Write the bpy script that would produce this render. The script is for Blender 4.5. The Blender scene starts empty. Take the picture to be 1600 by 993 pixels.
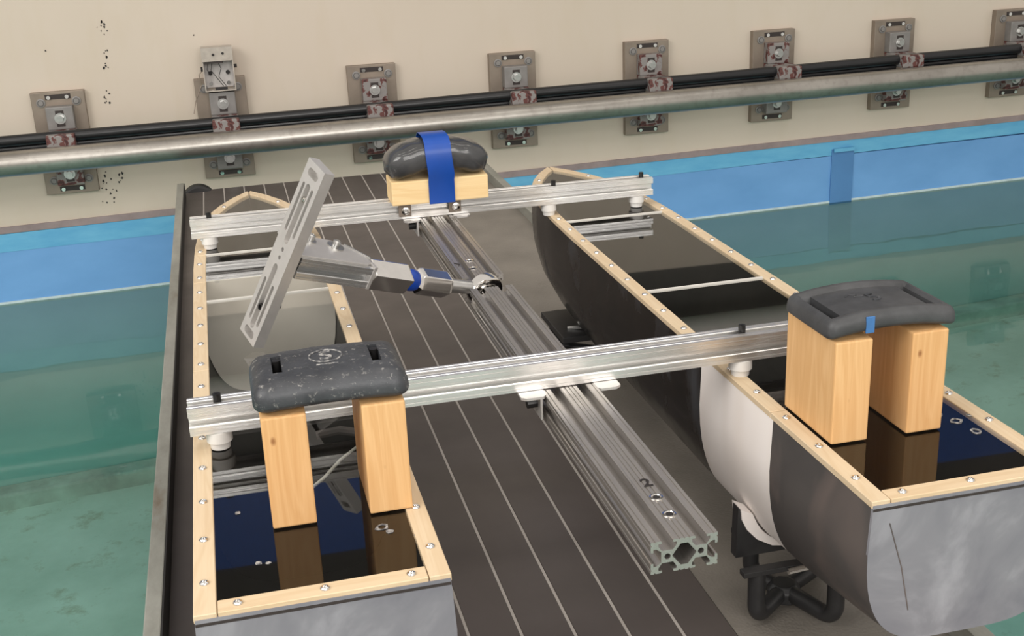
import bpy, bmesh, math, random
from mathutils import Vector, Matrix
from mathutils.geometry import tessellate_polygon
random.seed(7)
S = bpy.context.scene
COL = S.collection
PI = math.pi

# ------------------------------------------------------------ camera
cd = bpy.data.cameras.new('camera')
cam = bpy.data.objects.new('camera', cd); COL.objects.link(cam)
cd.sensor_width = 36.0; cd.lens = 42.23; cd.clip_start = 0.02; cd.clip_end = 60
Rt, Up, Bk = (0.96920, -0.24279, -0.04114), (0.11931, 0.31683, 0.94092), (-0.21543, -0.91685, 0.33605)
cam.matrix_world = Matrix(((Rt[0], Up[0], Bk[0], 0.08493), (Rt[1], Up[1], Bk[1], -1.06791),
                           (Rt[2], Up[2], Bk[2], 0.66145), (0, 0, 0, 1)))
S.camera = cam
# ------------------------------------------------------------ light
S.view_settings.view_transform = 'Standard'; S.view_settings.look = 'None'
S.view_settings.exposure = -0.38; S.view_settings.gamma = 1.0; S.view_settings.use_curve_mapping = False
w = bpy.data.worlds.new('hall_air'); S.world = w; w.use_nodes = True
w.node_tree.nodes['Background'].inputs[0].default_value = (0.80, 0.74, 0.68, 1)
w.node_tree.nodes['Background'].inputs[1].default_value = 1.20
def area(name, loc, rot, sx, sy, power, col=(1, .95, .88)):
    l = bpy.data.lights.new(name, 'AREA'); l.shape = 'RECTANGLE'; l.size = sx; l.size_y = sy
    l.energy = power; l.color = col
    o = bpy.data.objects.new(name, l); COL.objects.link(o); o.location = loc; o.rotation_euler = rot
    return o
area('ceiling_light', (-1.6, .9, 4.2), (0, 0, 0), 2.6, .5, 20)
area('ceiling_light', (2.4, .9, 4.2), (0, 0, 0), 2.6, .5, 20)
area('ceiling_light', (0.5, -1.8, 4.2), (0, 0, 0), 4.5, .5, 60)
def aimed(name, loc, at, sx, sy, power, col):
    l = area(name, loc, (0, 0, 0), sx, sy, power, col)
    l.rotation_euler = (Vector(loc)-Vector(at)).to_track_quat('Z', 'Y').to_euler()
aimed('fill_light', (-3.0, -.9, 2.6), (.7, .5, -.1), 3.0, 1.8, 165, (1, .97, .93))  # added fill from the left to brighten left-facing sides, not a real window
aimed('fill_light', (.8, -4.6, 2.2), (.8, 2.5, -.2), 4.0, 2.0, 215, (1, .97, .93))  # added frontal fill to lift the lower wall, not a real window

# ------------------------------------------------------------ materials
def srgb(r, g, b):
    f = lambda c: (c/255/12.92) if c/255 <= .04045 else ((c/255+.055)/1.055)**2.4
    return (f(r), f(g), f(b), 1)
class Mat:
    def __init__(s, name):
        s.m = bpy.data.materials.new(name); s.m.use_nodes = True
        s.t = s.m.node_tree; s.n = s.t.nodes; s.l = s.t.links
        s.b = s.n['Principled BSDF']; s.out = s.n['Material Output']
        s.tc = s.n.new('ShaderNodeTexCoord')
    def coord(s, scale=(1, 1, 1), rot=(0, 0, 0), loc=(0, 0, 0)):
        mp = s.n.new('ShaderNodeMapping'); s.l.new(s.tc.outputs['Object'], mp.inputs[0])
        mp.inputs['Scale'].default_value = scale; mp.inputs['Rotation'].default_value = rot
        mp.inputs['Location'].default_value = loc
        return mp.outputs[0]
    def noise(s, scale, co=None, detail=4, rough=.6, dist=0):
        t = s.n.new('ShaderNodeTexNoise'); t.inputs['Scale'].default_value = scale
        t.inputs['Detail'].default_value = detail; t.inputs['Roughness'].default_value = rough
        t.inputs['Distortion'].default_value = dist
        s.l.new(co if co is not None else s.coord(), t.inputs['Vector'])
        return t.outputs['Fac']
    def ramp(s, fac, stops, interp='LINEAR'):
        r = s.n.new('ShaderNodeValToRGB'); r.color_ramp.interpolation = interp
        e = r.color_ramp.elements
        e[0].position, e[0].color = stops[0][0], stops[0][1]
        e[1].position, e[1].color = stops[-1][0], stops[-1][1]
        for p, c in stops[1:-1]:
            x = e.new(p); x.color = c
        s.l.new(fac, r.inputs[0]); return r.outputs[0]
    def mix(s, fac, a, b):
        m = s.n.new('ShaderNodeMix'); m.data_type = 'RGBA'
        s.put(m.inputs[0], fac); s.put(m.inputs[6], a); s.put(m.inputs[7], b)
        return m.outputs[2]
    def put(s, sock, v):
        if isinstance(v, bpy.types.NodeSocket): s.l.new(v, sock)
        else: sock.default_value = v
    def set(s, base=None, rough=.5, metal=0, spec=.5, bump=None, bs=.3, bd=.002):
        if base is not None: s.put(s.b.inputs['Base Color'], base)
        s.put(s.b.inputs['Roughness'], rough); s.b.inputs['Metallic'].default_value = metal
        s.b.inputs['Specular IOR Level'].default_value = spec
        if bump is not None:
            bn = s.n.new('ShaderNodeBump'); bn.inputs['Strength'].default_value = bs
            bn.inputs['Distance'].default_value = bd; s.l.new(bump, bn.inputs['Height'])
            s.l.new(bn.outputs[0], s.b.inputs['Normal'])
        return s.m
G = lambda v: (v, v, v, 1)
def plain(name, c, rough=.5, metal=0, spec=.5, var=.12, nscale=40):
    k = Mat(name); n = k.noise(nscale)
    lo = tuple(x*(1-var) for x in c[:3])+(1,); hi = tuple(min(1, x*(1+var)) for x in c[:3])+(1,)
    return k.set(k.ramp(n, [(.3, lo), (.7, hi)]), rough, metal, spec, n, .1, .0005)
def aluminium(name, axis, c=(.62, .61, .59, 1), rough=.34):
    k = Mat(name); sc = [900, 900, 900]; sc[axis] = 6
    n = k.noise(1, k.coord(tuple(sc)), 3)
    n2 = k.noise(14)
    base = k.mix(k.ramp(n2, [(.35, G(0)), (.7, G(.5))]), c, tuple(x*.78 for x in c[:3])+(1,))
    base = k.mix(k.ramp(n, [(.4, G(0)), (.62, G(.35))]), base, tuple(x*.6 for x in c[:3])+(1,))
    return k.set(base, k.ramp(n, [(.3, G(rough-.08)), (.7, G(rough+.12))]), .88, .5, n, .25, .0003)
def pine(name, axis, light=srgb(232, 192, 138), dark=srgb(206, 156, 98), seed=0, ring=3.5):
    k = Mat(name); sc = [1, 1, 1]; sc[axis] = .10
    co = k.coord(tuple(sc), loc=(seed*.37, seed*.21, seed*.13))
    n1 = k.noise(ring*9, co, 3, .5, .9)
    wv = k.n.new('ShaderNodeMath'); wv.operation = 'MULTIPLY'; wv.inputs[1].default_value = 9
    k.l.new(n1, wv.inputs[0]); fr = k.n.new('ShaderNodeMath'); fr.operation = 'PINGPONG'; fr.inputs[1].default_value = 1
    k.l.new(wv.outputs[0], fr.inputs[0])
    base = k.mix(k.ramp(fr.outputs[0], [(.1, G(0)), (.9, G(.40))]), light, dark)
    sc2 = [500, 500, 500]; sc2[axis] = 12
    f = k.noise(1, k.coord(tuple(sc2)), 2)
    base = k.mix(k.ramp(f, [(.45, G(0)), (.75, G(.22))]), base, dark)
    # knots
    vo = k.n.new('ShaderNodeTexVoronoi'); vo.inputs['Scale'].default_value = 13
    sc3 = [1, 1, 1]; sc3[axis] = .6
    k.l.new(k.coord(tuple(sc3), loc=(seed*.71+.3, .2, seed*.4)), vo.inputs['Vector'])
    base = k.mix(k.ramp(vo.outputs['Distance'], [(.015, G(.85)), (.05, G(0))]), base, srgb(140, 90, 50))
    return k.set(base, .55, 0, .3, f, .12, .0004)

M = {}
M['alu_x'] = aluminium('brushed_aluminium_cross', 0, (.90, .89, .87, 1), .30)
M['alu_y'] = aluminium('brushed_aluminium_long', 1, (.52, .49, .46, 1), .40)
M['alu_bright'] = aluminium('bright_aluminium', 0, (.74, .75, .75, 1), .28)
M['alu_plate'] = plain('satin_aluminium_plate', (.66, .64, .62, 1), .42, .7, var=.05)
M['chrome'] = plain('polished_steel', (.80, .79, .77, 1), .14, 1, var=.04)
M['steel'] = plain('zinc_steel', (.52, .52, .51, 1), .30, .95, var=.15)
M['black_metal'] = plain('black_painted_steel', srgb(42, 42, 43), .42, 0, .5, .2)
M['bolt_black'] = plain('black_bolt', srgb(28, 27, 27), .35, .3)
M['blue_rubber'] = plain('blue_polyurethane', srgb(16, 60, 150), .35)
M['blue_tape'] = plain('blue_tape', srgb(8, 70, 160), .38, 0, .5, .05)
M['tape_faded'] = plain('faded_blue_tape', srgb(62, 112, 168), .5)
M['white_plastic'] = plain('white_nylon', srgb(222, 220, 216), .4, 0, .5, .04)
M['pine_strip'] = pine('pine_edging', 1, srgb(212, 192, 162), srgb(196, 170, 134), 1, 5)
M['pine_strip_x'] = pine('pine_edging_cross', 0, srgb(212, 190, 158), srgb(194, 168, 132), 2, 5)
M['pine_z'] = pine('pine_post', 2, srgb(218, 174, 122), srgb(196, 144, 88), 3, 4.2)
M['pine_z2'] = pine('pine_post_second', 2, srgb(222, 180, 128), srgb(200, 150, 94), 8, 4.2)
M['pine_x'] = pine('pine_block', 0, srgb(240, 212, 162), srgb(224, 186, 130), 5)

k = Mat('cream_wall_paint')     # cream painted wall with soft cloudy discolouring
n = k.noise(.9, detail=3); n2 = k.noise(9, k.coord((1, 1, .3)))
b = k.mix(k.ramp(n, [(.3, G(0)), (.7, G(.5))]), srgb(208, 196, 182), srgb(196, 183, 167))
b = k.mix(k.ramp(n2, [(.5, G(0)), (.8, G(.3))]), b, srgb(196, 182, 158))
M['cream'] = k.set(b, .6, 0, .3, n2, .2, .002)
M['pink_trim'] = plain('mauve_trim_paint', srgb(150, 136, 136), .6, 0, .3, .15, 12)
k = Mat('light_blue_paint'); n = k.noise(7, k.coord((1, 1, 4)))
M['light_blue'] = k.set(k.ramp(n, [(.3, srgb(112, 186, 224)), (.7, srgb(92, 168, 214))]), .45)
k = Mat('blue_paint'); n = k.noise(3, k.coord((1, 1, 2)))
M['blue'] = k.set(k.ramp(n, [(.3, srgb(102, 156, 212)), (.7, srgb(114, 168, 224))]), .5)
M['batten'] = plain('darker_blue_paint', srgb(84, 134, 188), .5, 0, .4, .05, 6)
k = Mat('teal_tank_paint'); n = k.noise(2.0, k.coord((1, 1, 2)))
sp = k.n.new('ShaderNodeSeparateXYZ'); k.l.new(k.tc.outputs['Object'], sp.inputs[0])
mr = k.n.new('ShaderNodeMapRange'); mr.inputs['From Min'].default_value = -.85; mr.inputs['From Max'].default_value = -1.5
k.l.new(sp.outputs['Z'], mr.inputs['Value'])
b = k.mix(mr.outputs[0], k.ramp(n, [(.3, srgb(186, 202, 208)), (.7, srgb(200, 216, 222))]), k.ramp(n, [(.3, srgb(130, 194, 184)), (.7, srgb(144, 208, 198))]))
M['teal'] = k.set(b, .7)
k = Mat('green_tank_floor'); n = k.noise(2.2, detail=6); n2 = k.noise(9, k.coord((1, 1, 1)), 6, .7)
b = k.ramp(n, [(.35, srgb(152, 196, 178)), (.65, srgb(180, 222, 206))])
b = k.mix(k.ramp(n2, [(.56, G(0)), (.72, G(.55))]), b, srgb(112, 128, 84))
M['tank_floor'] = k.set(b, .8)
M['ledge'] = plain('algae_step', srgb(158, 192, 178), .8, 0, .3, .3, 6)
M['waterline'] = plain('pale_waterline', srgb(196, 214, 218), .7, 0, .3, .15, 20)

# water: see-through, faintly tinted, mirror-like at low angles
k = Mat('tank_water'); k.n.remove(k.b)
fr = k.n.new('ShaderNodeFresnel'); fr.inputs[0].default_value = 1.33
tr = k.n.new('ShaderNodeBsdfTransparent'); tr.inputs[0].default_value = (.80, .87, .89, 1)
gl = k.n.new('ShaderNodeBsdfGlossy'); gl.inputs['Roughness'].default_value = .03
nz = k.noise(1.6, k.coord((1, 2.2, 1)), 2)
bp = k.n.new('ShaderNodeBump'); bp.inputs['Strength'].default_value = .18; bp.inputs['Distance'].default_value = .01
k.l.new(nz, bp.inputs['Height']); k.l.new(bp.outputs[0], gl.inputs['Normal'])
ms = k.n.new('ShaderNodeMixShader'); k.l.new(fr.outputs[0], ms.inputs[0])
k.l.new(tr.outputs[0], ms.inputs[1]); k.l.new(gl.outputs[0], ms.inputs[2]); k.l.new(ms.outputs[0], k.out.inputs[0])
M['water'] = k.m
def clear(name, ior, tint, rough=.02):
    k = Mat(name); k.n.remove(k.b)
    fn = k.n.new('ShaderNodeFresnel'); fn.inputs[0].default_value = ior
    ge = k.n.new('ShaderNodeNewGeometry'); sb = k.n.new('ShaderNodeMath'); pass
    sb.operation = 'SUBTRACT'; sb.inputs[0].default_value = 1.0; k.l.new(ge.outputs['Backfacing'], sb.inputs[1])
    fr = k.n.new('ShaderNodeMath'); fr.operation = 'MULTIPLY'; k.l.new(fn.outputs[0], fr.inputs[0]); k.l.new(sb.outputs[0], fr.inputs[1])
    tr = k.n.new('ShaderNodeBsdfTransparent'); tr.inputs[0].default_value = tint
    gl = k.n.new('ShaderNodeBsdfGlossy'); gl.inputs['Roughness'].default_value = rough
    ms = k.n.new('ShaderNodeMixShader'); k.l.new(fr.outputs[0], ms.inputs[0])
    k.l.new(tr.outputs[0], ms.inputs[1]); k.l.new(gl.outputs[0], ms.inputs[2]); k.l.new(ms.outputs[0], k.out.inputs[0])
    return k.m
M['acrylic'] = clear('clear_acrylic', 1.62, (.94, .94, .93, 1))
M['wrap'] = clear('clear_plastic_wrap', 1.5, (.9, .9, .9, 1), .12)
M['joint'] = plain('white_sealant', srgb(215, 212, 205), .5, 0, .5, .05)

k = Mat('grey_primer_hull')     # patchy grey primer
n = k.noise(5, detail=5, dist=.6); n2 = k.noise(16, detail=3)
b = k.mix(k.ramp(n, [(.42, G(0)), (.66, G(.8))]), srgb(74, 71, 70), srgb(86, 82, 80))
n2 = k.noise(9, k.coord((1, .7, .35), rot=(.7, 0, 0)), 3, .5, .8)
b = k.mix(k.ramp(n2, [(.56, G(0)), (.72, G(.75))]), b, srgb(122, 108, 102))
M['hull_grey'] = k.set(b, .55, 0, .4)
k = Mat('pale_grey_transom')
n = k.noise(7, detail=5, dist=.8)
M['transom'] = k.set(k.ramp(n, [(.3, srgb(110, 110, 118)), (.55, srgb(128, 128, 134)), (.75, srgb(156, 156, 162))]), .5, 0, .4)
k = Mat('white_hull_panel'); co = k.coord((1, 1, .15))
n = k.noise(7, co, 2)
M['hull_white'] = k.set(k.ramp(n, [(.45, srgb(248, 242, 238)), (.8, srgb(226, 214, 204))]), .5)
k = Mat('black_resin_hull')
n = k.noise(5, k.coord((1, 1.6, 1.2)), 5, .55, .5)
b = k.ramp(n, [(.40, srgb(14, 13, 13)), (.54, srgb(30, 25, 23)), (.66, srgb(62, 63, 66))])  # lighter grey blotches put blue-grey reflections into the black
M['hull_black'] = k.set(b, k.ramp(n, [(.4, G(.14)), (.7, G(.4))]), 0, .3)
M['hull_inside'] = plain('dark_hull_inside', srgb(34, 31, 28), .5, 0, .4, .3, 12)
M['frosted'] = plain('frosted_bulkhead', srgb(240, 235, 226), .45, 0, .4, .06, 10)

k = Mat('dark_deck_board'); n = k.noise(3.5, detail=5); n2 = k.noise(120, k.coord((1, .05, 1)))
b = k.mix(k.ramp(n, [(.3, G(0)), (.7, G(.6))]), srgb(90, 83, 80), srgb(72, 67, 64))
M['board'] = k.set(b, k.ramp(n, [(.3, G(.34)), (.7, G(.5))]), 0, .45, n2, .1, .0004)
M['seam'] = plain('pale_seam', srgb(176, 170, 164), .5, 0, .4, .08)
k = Mat('black_rubber_mat'); v = k.n.new('ShaderNodeTexVoronoi'); v.inputs['Scale'].default_value = 210
k.l.new(k.coord(), v.inputs['Vector']); n = k.noise(6)
M['mat'] = k.set(k.ramp(n, [(.3, srgb(116, 111, 104)), (.7, srgb(134, 128, 120))]), .45, 0, .5, v.outputs['Distance'], .5, .001)
k = Mat('weathered_lip'); n = k.noise(9, k.coord((1, .35, 1)), 6, .7)
M['lip'] = k.set(k.ramp(n, [(.35, srgb(164, 164, 156)), (.62, srgb(136, 136, 128)), (.78, srgb(112, 100, 84))]), .5, .2)
M['lip_inner'] = plain('tray_metal_lip_shade', srgb(34, 33, 32), .6)  # tray metal, and the lip's inner face with its shadow in the colour

k = Mat('lead_weight'); n = k.noise(14, detail=6, rough=.65); n2 = k.noise(130, detail=5, rough=.75)
b = k.ramp(n, [(.3, srgb(46, 48, 52)), (.6, srgb(68, 70, 74)), (.8, srgb(92, 92, 94))])
b = k.mix(k.ramp(n2, [(.58, G(0)), (.70, G(.8))]), b, srgb(160, 158, 154))
M['lead'] = k.set(b, .48, .15, .5, n, .5, .004)
k = Mat('lead_weight_dark'); n = k.noise(20, detail=6, rough=.6)
M['lead_dark'] = k.set(k.ramp(n, [(.3, srgb(50, 51, 53)), (.7, srgb(76, 77, 79))]), .5, .1, .5, n, .4, .003)
k = Mat('worn_white'); n = k.noise(190, detail=4)
M['chalk'] = k.set(k.ramp(n, [(.42, srgb(84, 85, 88)), (.56, srgb(160, 158, 155))]), .7)
k = Mat('galvanised_pipe'); n = k.noise(6, k.coord((.5, 1, 1)), 5); n2 = k.noise(30)
b = k.mix(k.ramp(n2, [(.5, G(0)), (.75, G(.4))]), k.ramp(n, [(.3, srgb(176, 172, 166)), (.7, srgb(150, 146, 140))]), srgb(120, 114, 106))
M['pipe'] = k.set(b, .33, .85, .5, n2, .15, .002)
M['cable'] = plain('black_cable', srgb(26, 27, 30), .3, 0, .5, .15, 8)
M['bracket'] = plain('brown_grey_steel', srgb(140, 128, 116), .5, .35, .5, .14, 9)
k = Mat('flaking_paint'); n = k.noise(26, detail=5, rough=.55, dist=1.0)
M['flaking'] = k.set(k.ramp(n, [(.46, srgb(136, 132, 130)), (.52, srgb(98, 58, 54)), (.6, srgb(66, 34, 34))], 'CONSTANT'), .55, .1, .5)
M['clamp'] = plain('grey_clamp_paint', srgb(134, 131, 129), .5, .2, .5, .12, 20)
M['dark_slot'] = plain('dark_recess', srgb(50, 42, 40), .6)
M['box'] = plain('grey_box_paint', srgb(176, 168, 158), .5)
M['box_in'] = plain('box_inside', srgb(196, 192, 190), .5)
M['upper_grey'] = plain('dark_grey_wall', srgb(84, 82, 78), .7)
M['upper_blue'] = plain('blue_steel_beam', srgb(60, 96, 168), .5)
M['ink'] = plain('ink', srgb(34, 30, 30), .6)
M['tube'] = plain('clear_tube', srgb(190, 190, 182), .3)

# ------------------------------------------------------------ mesh helpers
class MB:
    def __init__(s): s.v = []; s.f = []
    def add(s, vs, fs):
        o = len(s.v); s.v += [tuple(v) for v in vs]; s.f += [tuple(i+o for i in f) for f in fs]; return s
    def box(s, x0, x1, y0, y1, z0, z1, m=None):
        vs = [Vector((x, y, z)) for x in (x0, x1) for y in (y0, y1) for z in (z0, z1)]
        if m is not None: vs = [m @ v for v in vs]
        return s.add(vs, [(0, 1, 3, 2), (4, 6, 7, 5), (0, 4, 5, 1), (2, 3, 7, 6), (0, 2, 6, 4), (1, 5, 7, 3)])
    def cyl(s, a, b, r, seg=16, r2=None, cap=True):
        a = Vector(a); b = Vector(b); d = (b-a).normalized(); u = d.orthogonal().normalized(); v = d.cross(u)
        r2 = r if r2 is None else r2; vs = []
        for p, q in ((a, r), (b, r2)):
            for i in range(seg):
                t = 2*PI*i/seg+PI/seg; vs.append(p+u*q*math.cos(t)+v*q*math.sin(t))
        fs = [(i, (i+1) % seg, seg+(i+1) % seg, seg+i) for i in range(seg)]
        if cap: fs += [tuple(range(seg))[::-1], tuple(range(seg, 2*seg))]
        return s.add(vs, fs)
    def tube(s, pts, r, seg=10, closed=False):
        pts = [Vector(p) for p in pts]; n = len(pts); vs = []; fs = []; u = None
        rr = r if isinstance(r, (list, tuple)) else [r]*n
        for i, p in enumerate(pts):
            a = pts[(i-1) % n] if (closed or i) else p; b = pts[(i+1) % n] if (closed or i < n-1) else p
            d = (b-a).normalized()
            if u is None: u = d.orthogonal().normalized()
            u = (u-d*u.dot(d)).normalized(); v = d.cross(u)
            for j in range(seg):
                t = 2*PI*j/seg; vs.append(p+(u*math.cos(t)+v*math.sin(t))*rr[i])
        for i in range(n if closed else n-1):
            k2 = (i+1) % n
            for j in range(seg): fs.append((i*seg+j, i*seg+(j+1) % seg, k2*seg+(j+1) % seg, k2*seg+j))
        if not closed: fs += [tuple(range(seg))[::-1], tuple(range((n-1)*seg, n*seg))]
        return s.add(vs, fs)
    def lathe(s, c, axis, prof, seg=24):
        # prof: list of (radius, height along axis)
        c = Vector(c); d = Vector(axis).normalized(); u = d.orthogonal().normalized(); v = d.cross(u); vs = []; fs = []
        for r, h in prof:
            for j in range(seg):
                t = 2*PI*j/seg; vs.append(c+d*h+(u*math.cos(t)+v*math.sin(t))*max(r, 1e-5))
        for i in range(len(prof)-1):
            for j in range(seg): fs.append((i*seg+j, i*seg+(j+1) % seg, (i+1)*seg+(j+1) % seg, (i+1)*seg+j))
        return s.add(vs, fs)
    def prism(s, outer, holes, h0, h1, axis=1, m=None):
        # outer/holes: 2D loops; extruded along the axis between h0 and h1
        def P(p, h):
            q = [0, 0, 0]; o = [a for a in range(3) if a != axis]; q[o[0]], q[o[1]] = p[0], p[1]; q[axis] = h
            q = Vector(q); return m @ q if m is not None else q
        loops = [outer]+list(holes)
        tri = tessellate_polygon([[Vector((p[0], p[1], 0)) for p in l] for l in loops])
        flat = [p for l in loops for p in l]; n = len(flat)
        vs = [P(p, h0) for p in flat]+[P(p, h1) for p in flat]
        fs = [tuple(t) for t in tri]+[tuple(i+n for i in reversed(t)) for t in tri]
        o = 0
        for l in loops:
            k2 = len(l)
            for i in range(k2): fs.append((o+i, o+(i+1) % k2, n+o+(i+1) % k2, n+o+i))
            o += k2
        return s.add(vs, fs)
    def build(s, name, mat, parent=None, bevel=0, smooth=False, seg=2):
        me = bpy.data.meshes.new(name); me.from_pydata(s.v, [], s.f); me.materials.append(M[mat])
        bm = bmesh.new(); bm.from_mesh(me); bmesh.ops.recalc_face_normals(bm, faces=bm.faces)
        if bevel:
            es = [e for e in bm.edges if len(e.link_faces) == 2 and e.calc_face_angle(0) > .6]
            bmesh.ops.bevel(bm, geom=es, offset=bevel, segments=seg, affect='EDGES', profile=.6)
        bm.to_mesh(me); bm.free()
        if smooth:
            for p in me.polygons: p.use_smooth = True
            me.set_sharp_from_angle(angle=.7)
        o = bpy.data.objects.new(name, me); COL.objects.link(o)
        if parent is not None: o.parent = parent
        return o
def tag(o, label=None, cat=None, group=None, kind=None):
    if label: o['label'] = label
    if cat: o['category'] = cat
    if group: o['group'] = group
    if kind: o['kind'] = kind
    return o
def empty(name, label, cat, loc=(0, 0, 0), group=None):
    o = bpy.data.objects.new(name, None); COL.objects.link(o); o.location = loc; o.empty_display_size = .05
    return tag(o, label, cat, group)
def share(src, name, parent, loc=None, rot=None):
    o = bpy.data.objects.new(name, src.data); COL.objects.link(o); o.parent = parent
    if loc is not None: o.location = loc
    if rot is not None: o.rotation_euler = rot
    return o
def arc(cx, cy, r, a0, a1, n): return [(cx+r*math.cos(a0+(a1-a0)*i/n), cy+r*math.sin(a0+(a1-a0)*i/n)) for i in range(n+1)]
def stadium(cx, cy, hx, hy, n=6):
    if hy >= hx: return arc(cx, cy+hy-hx, hx, 0, PI, n)+arc(cx, cy-hy+hx, hx, PI, 2*PI, n)
    return arc(cx+hx-hy, cy, hy, -PI/2, PI/2, n)+arc(cx-hx+hy, cy, hy, PI/2, 3*PI/2, n)
def shear(o, k):     # the tank runs very slightly out of level with the model
    for v in o.data.vertices: v.co.z += k*v.co.x
    return o
def text_mesh(txt, size, depth=.0004):
    cu = bpy.data.curves.new('mark', 'FONT'); cu.body = txt; cu.size = size; cu.extrude = depth
    cu.align_x = 'CENTER'; cu.align_y = 'CENTER'
    o = bpy.data.objects.new('mark', cu); COL.objects.link(o)
    dg = bpy.context.evaluated_depsgraph_get(); me = bpy.data.meshes.new_from_object(o.evaluated_get(dg))
    bpy.data.objects.remove(o); return me
def screw_mb(r=.0052, h=.0024):
    m = MB(); m.lathe((0, 0, 0), (0, 0, 1), [(r, 0), (r*.96, h*.5), (r*.7, h), (r*.42, h*1.05), (r*.38, h*.35), (0, h*.35)], 12); return m

# ------------------------------------------------------------ setting: tank wall, water, tank floor
YW = 3.8
X0, X1 = -9.0, 12.0
def wall_strip(name, z0, z1, y0, y1, mat, k=.014, sub=1):
    m = MB(); m.box(X0, X1, y0, y1, z0, z1)
    o = m.build(name, mat); shear(o, k); o['kind'] = 'structure'; return o
wall_strip('wall_back', -.482, .95, YW, YW+.25, 'cream')
wall_strip('wall_back_upper', .95, 1.60, YW, YW+.25, 'upper_grey')
wall_strip('wall_back_top', 2.08, 3.2, YW, YW+.25, 'upper_grey')
wall_strip('trim_1', -.508, -.482, YW-.006, YW+.25, 'pink_trim')
wall_strip('trim_2', -.580, -.508, YW-.002, YW+.25, 'light_blue', .017)
wall_strip('trim_3', -.797, -.783, YW-.004, YW+.01, 'waterline')  # thin pale strip where wall and water meet
wall_strip('wall_tank', -.79, -.575, YW, YW+.25, 'blue')
wall_strip('wall_tank_below', -2.6, -.79, YW, YW+.25, 'teal')
wall_strip('trim_4', 1.60, 2.08, YW-.10, YW+.2, 'upper_blue')
m = MB(); m.cyl((X0, YW-.12, 1.22), (X1, YW-.12, 1.22), .045, 16); o = m.build('trim_5', 'joint', smooth=True); o['kind'] = 'structure'
# vertical joint batten of the blue tank wall
o = MB().box(2.745, 2.855, YW-.006, YW, -.80, -.545).build('trim_6', 'batten'); shear(o, .014); o['kind'] = 'structure'
o = MB().box(2.75, 2.85, YW-.02, YW-.012, -.556, -.54).build('trim_7', 'light_blue'); shear(o, .014); o['kind'] = 'structure'
# tank floor and the step along its edge
m = MB(); m.box(X0, X1, -3.5, YW+.2, -1.9, -1.60); o = m.build('floor', 'tank_floor'); shear(o, .055); o['kind'] = 'structure'
m = MB(); m.box(X0, X1, YW-.10, YW, -1.62, -1.53); o = m.build('trim_8', 'ledge', bevel=.01); shear(o, .055); o['kind'] = 'structure'
m = MB(); m.box(X0, X1, -3.5, YW-.001, -.7925, -.792); m.v = m.v[:]; m.f = []
m.v = [(X0, -3.5, -.792), (X1, -3.5, -.792), (X1, YW-.001, -.792), (X0, YW-.001, -.792)]; m.f = [(0, 1, 2, 3)]
o = m.build('tank_water', 'water'); shear(o, .014)
if o.data.polygons[0].normal.z < 0: o.data.flip_normals()
tag(o, 'still greenish water filling the test tank below the tray', 'water', kind='stuff')
# flaked paint on the cream wall
m = MB()
for (cx, cz, sp, n) in ((-.306, .23, .028, 9), (-.313, .15, .012, 5), (-.314, .09, .01, 4), (-.33, -.045, .022, 8), (-.372, -.372, .05, 16), (-.33, -.325, .022, 6), (.02, .19, .004, 1), (-.52, .16, .002, 1)):
    for i in range(n):
        x = cx+random.gauss(0, sp*.45); z = cz+random.gauss(0, sp*.8); r = random.uniform(.0018, .0052)
        k2 = 7; pts = [(x+r*random.uniform(.4, 1.3)*math.cos(2*PI*j/k2), z+r*random.uniform(.5, 1.6)*math.sin(2*PI*j/k2)) for j in range(k2)]
        m.prism(pts, [], YW-.0015, YW+.001, 1)
o = m.build('paint_chips', 'ink'); tag(o, 'small black chips where paint flaked off the cream wall', 'paint chips', kind='stuff')

# ------------------------------------------------------------ rail pipe and cables
def run(name, y, z, r, mat, k, label, cat, seg=24, wob=0):
    m = MB(); pts = []
    n = 40 if wob else 2
    for i in range(n+1):
        x = X0+(X1-X0)*i/n; pts.append((x, y, z+k*x+wob*math.sin(i*1.7)))
    m.tube(pts, r, seg); o = m.build(name, mat, smooth=True); return tag(o, label, cat)
run('rail_pipe', 3.58, -.203, .0465, 'pipe', .0085, 'thick galvanised steel pipe running along the cream wall in front of the brackets', 'pipe', 32)
run('black_cable', 3.655, -.133, .021, 'cable', .0095, 'thick black cable behind the steel pipe, the upper of two', 'cable', 14, .0015)
run('black_cable', 3.685, -.168, .024, 'cable', .0095, 'thinner lower black cable mostly hidden behind the steel pipe', 'cable', 12)

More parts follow.
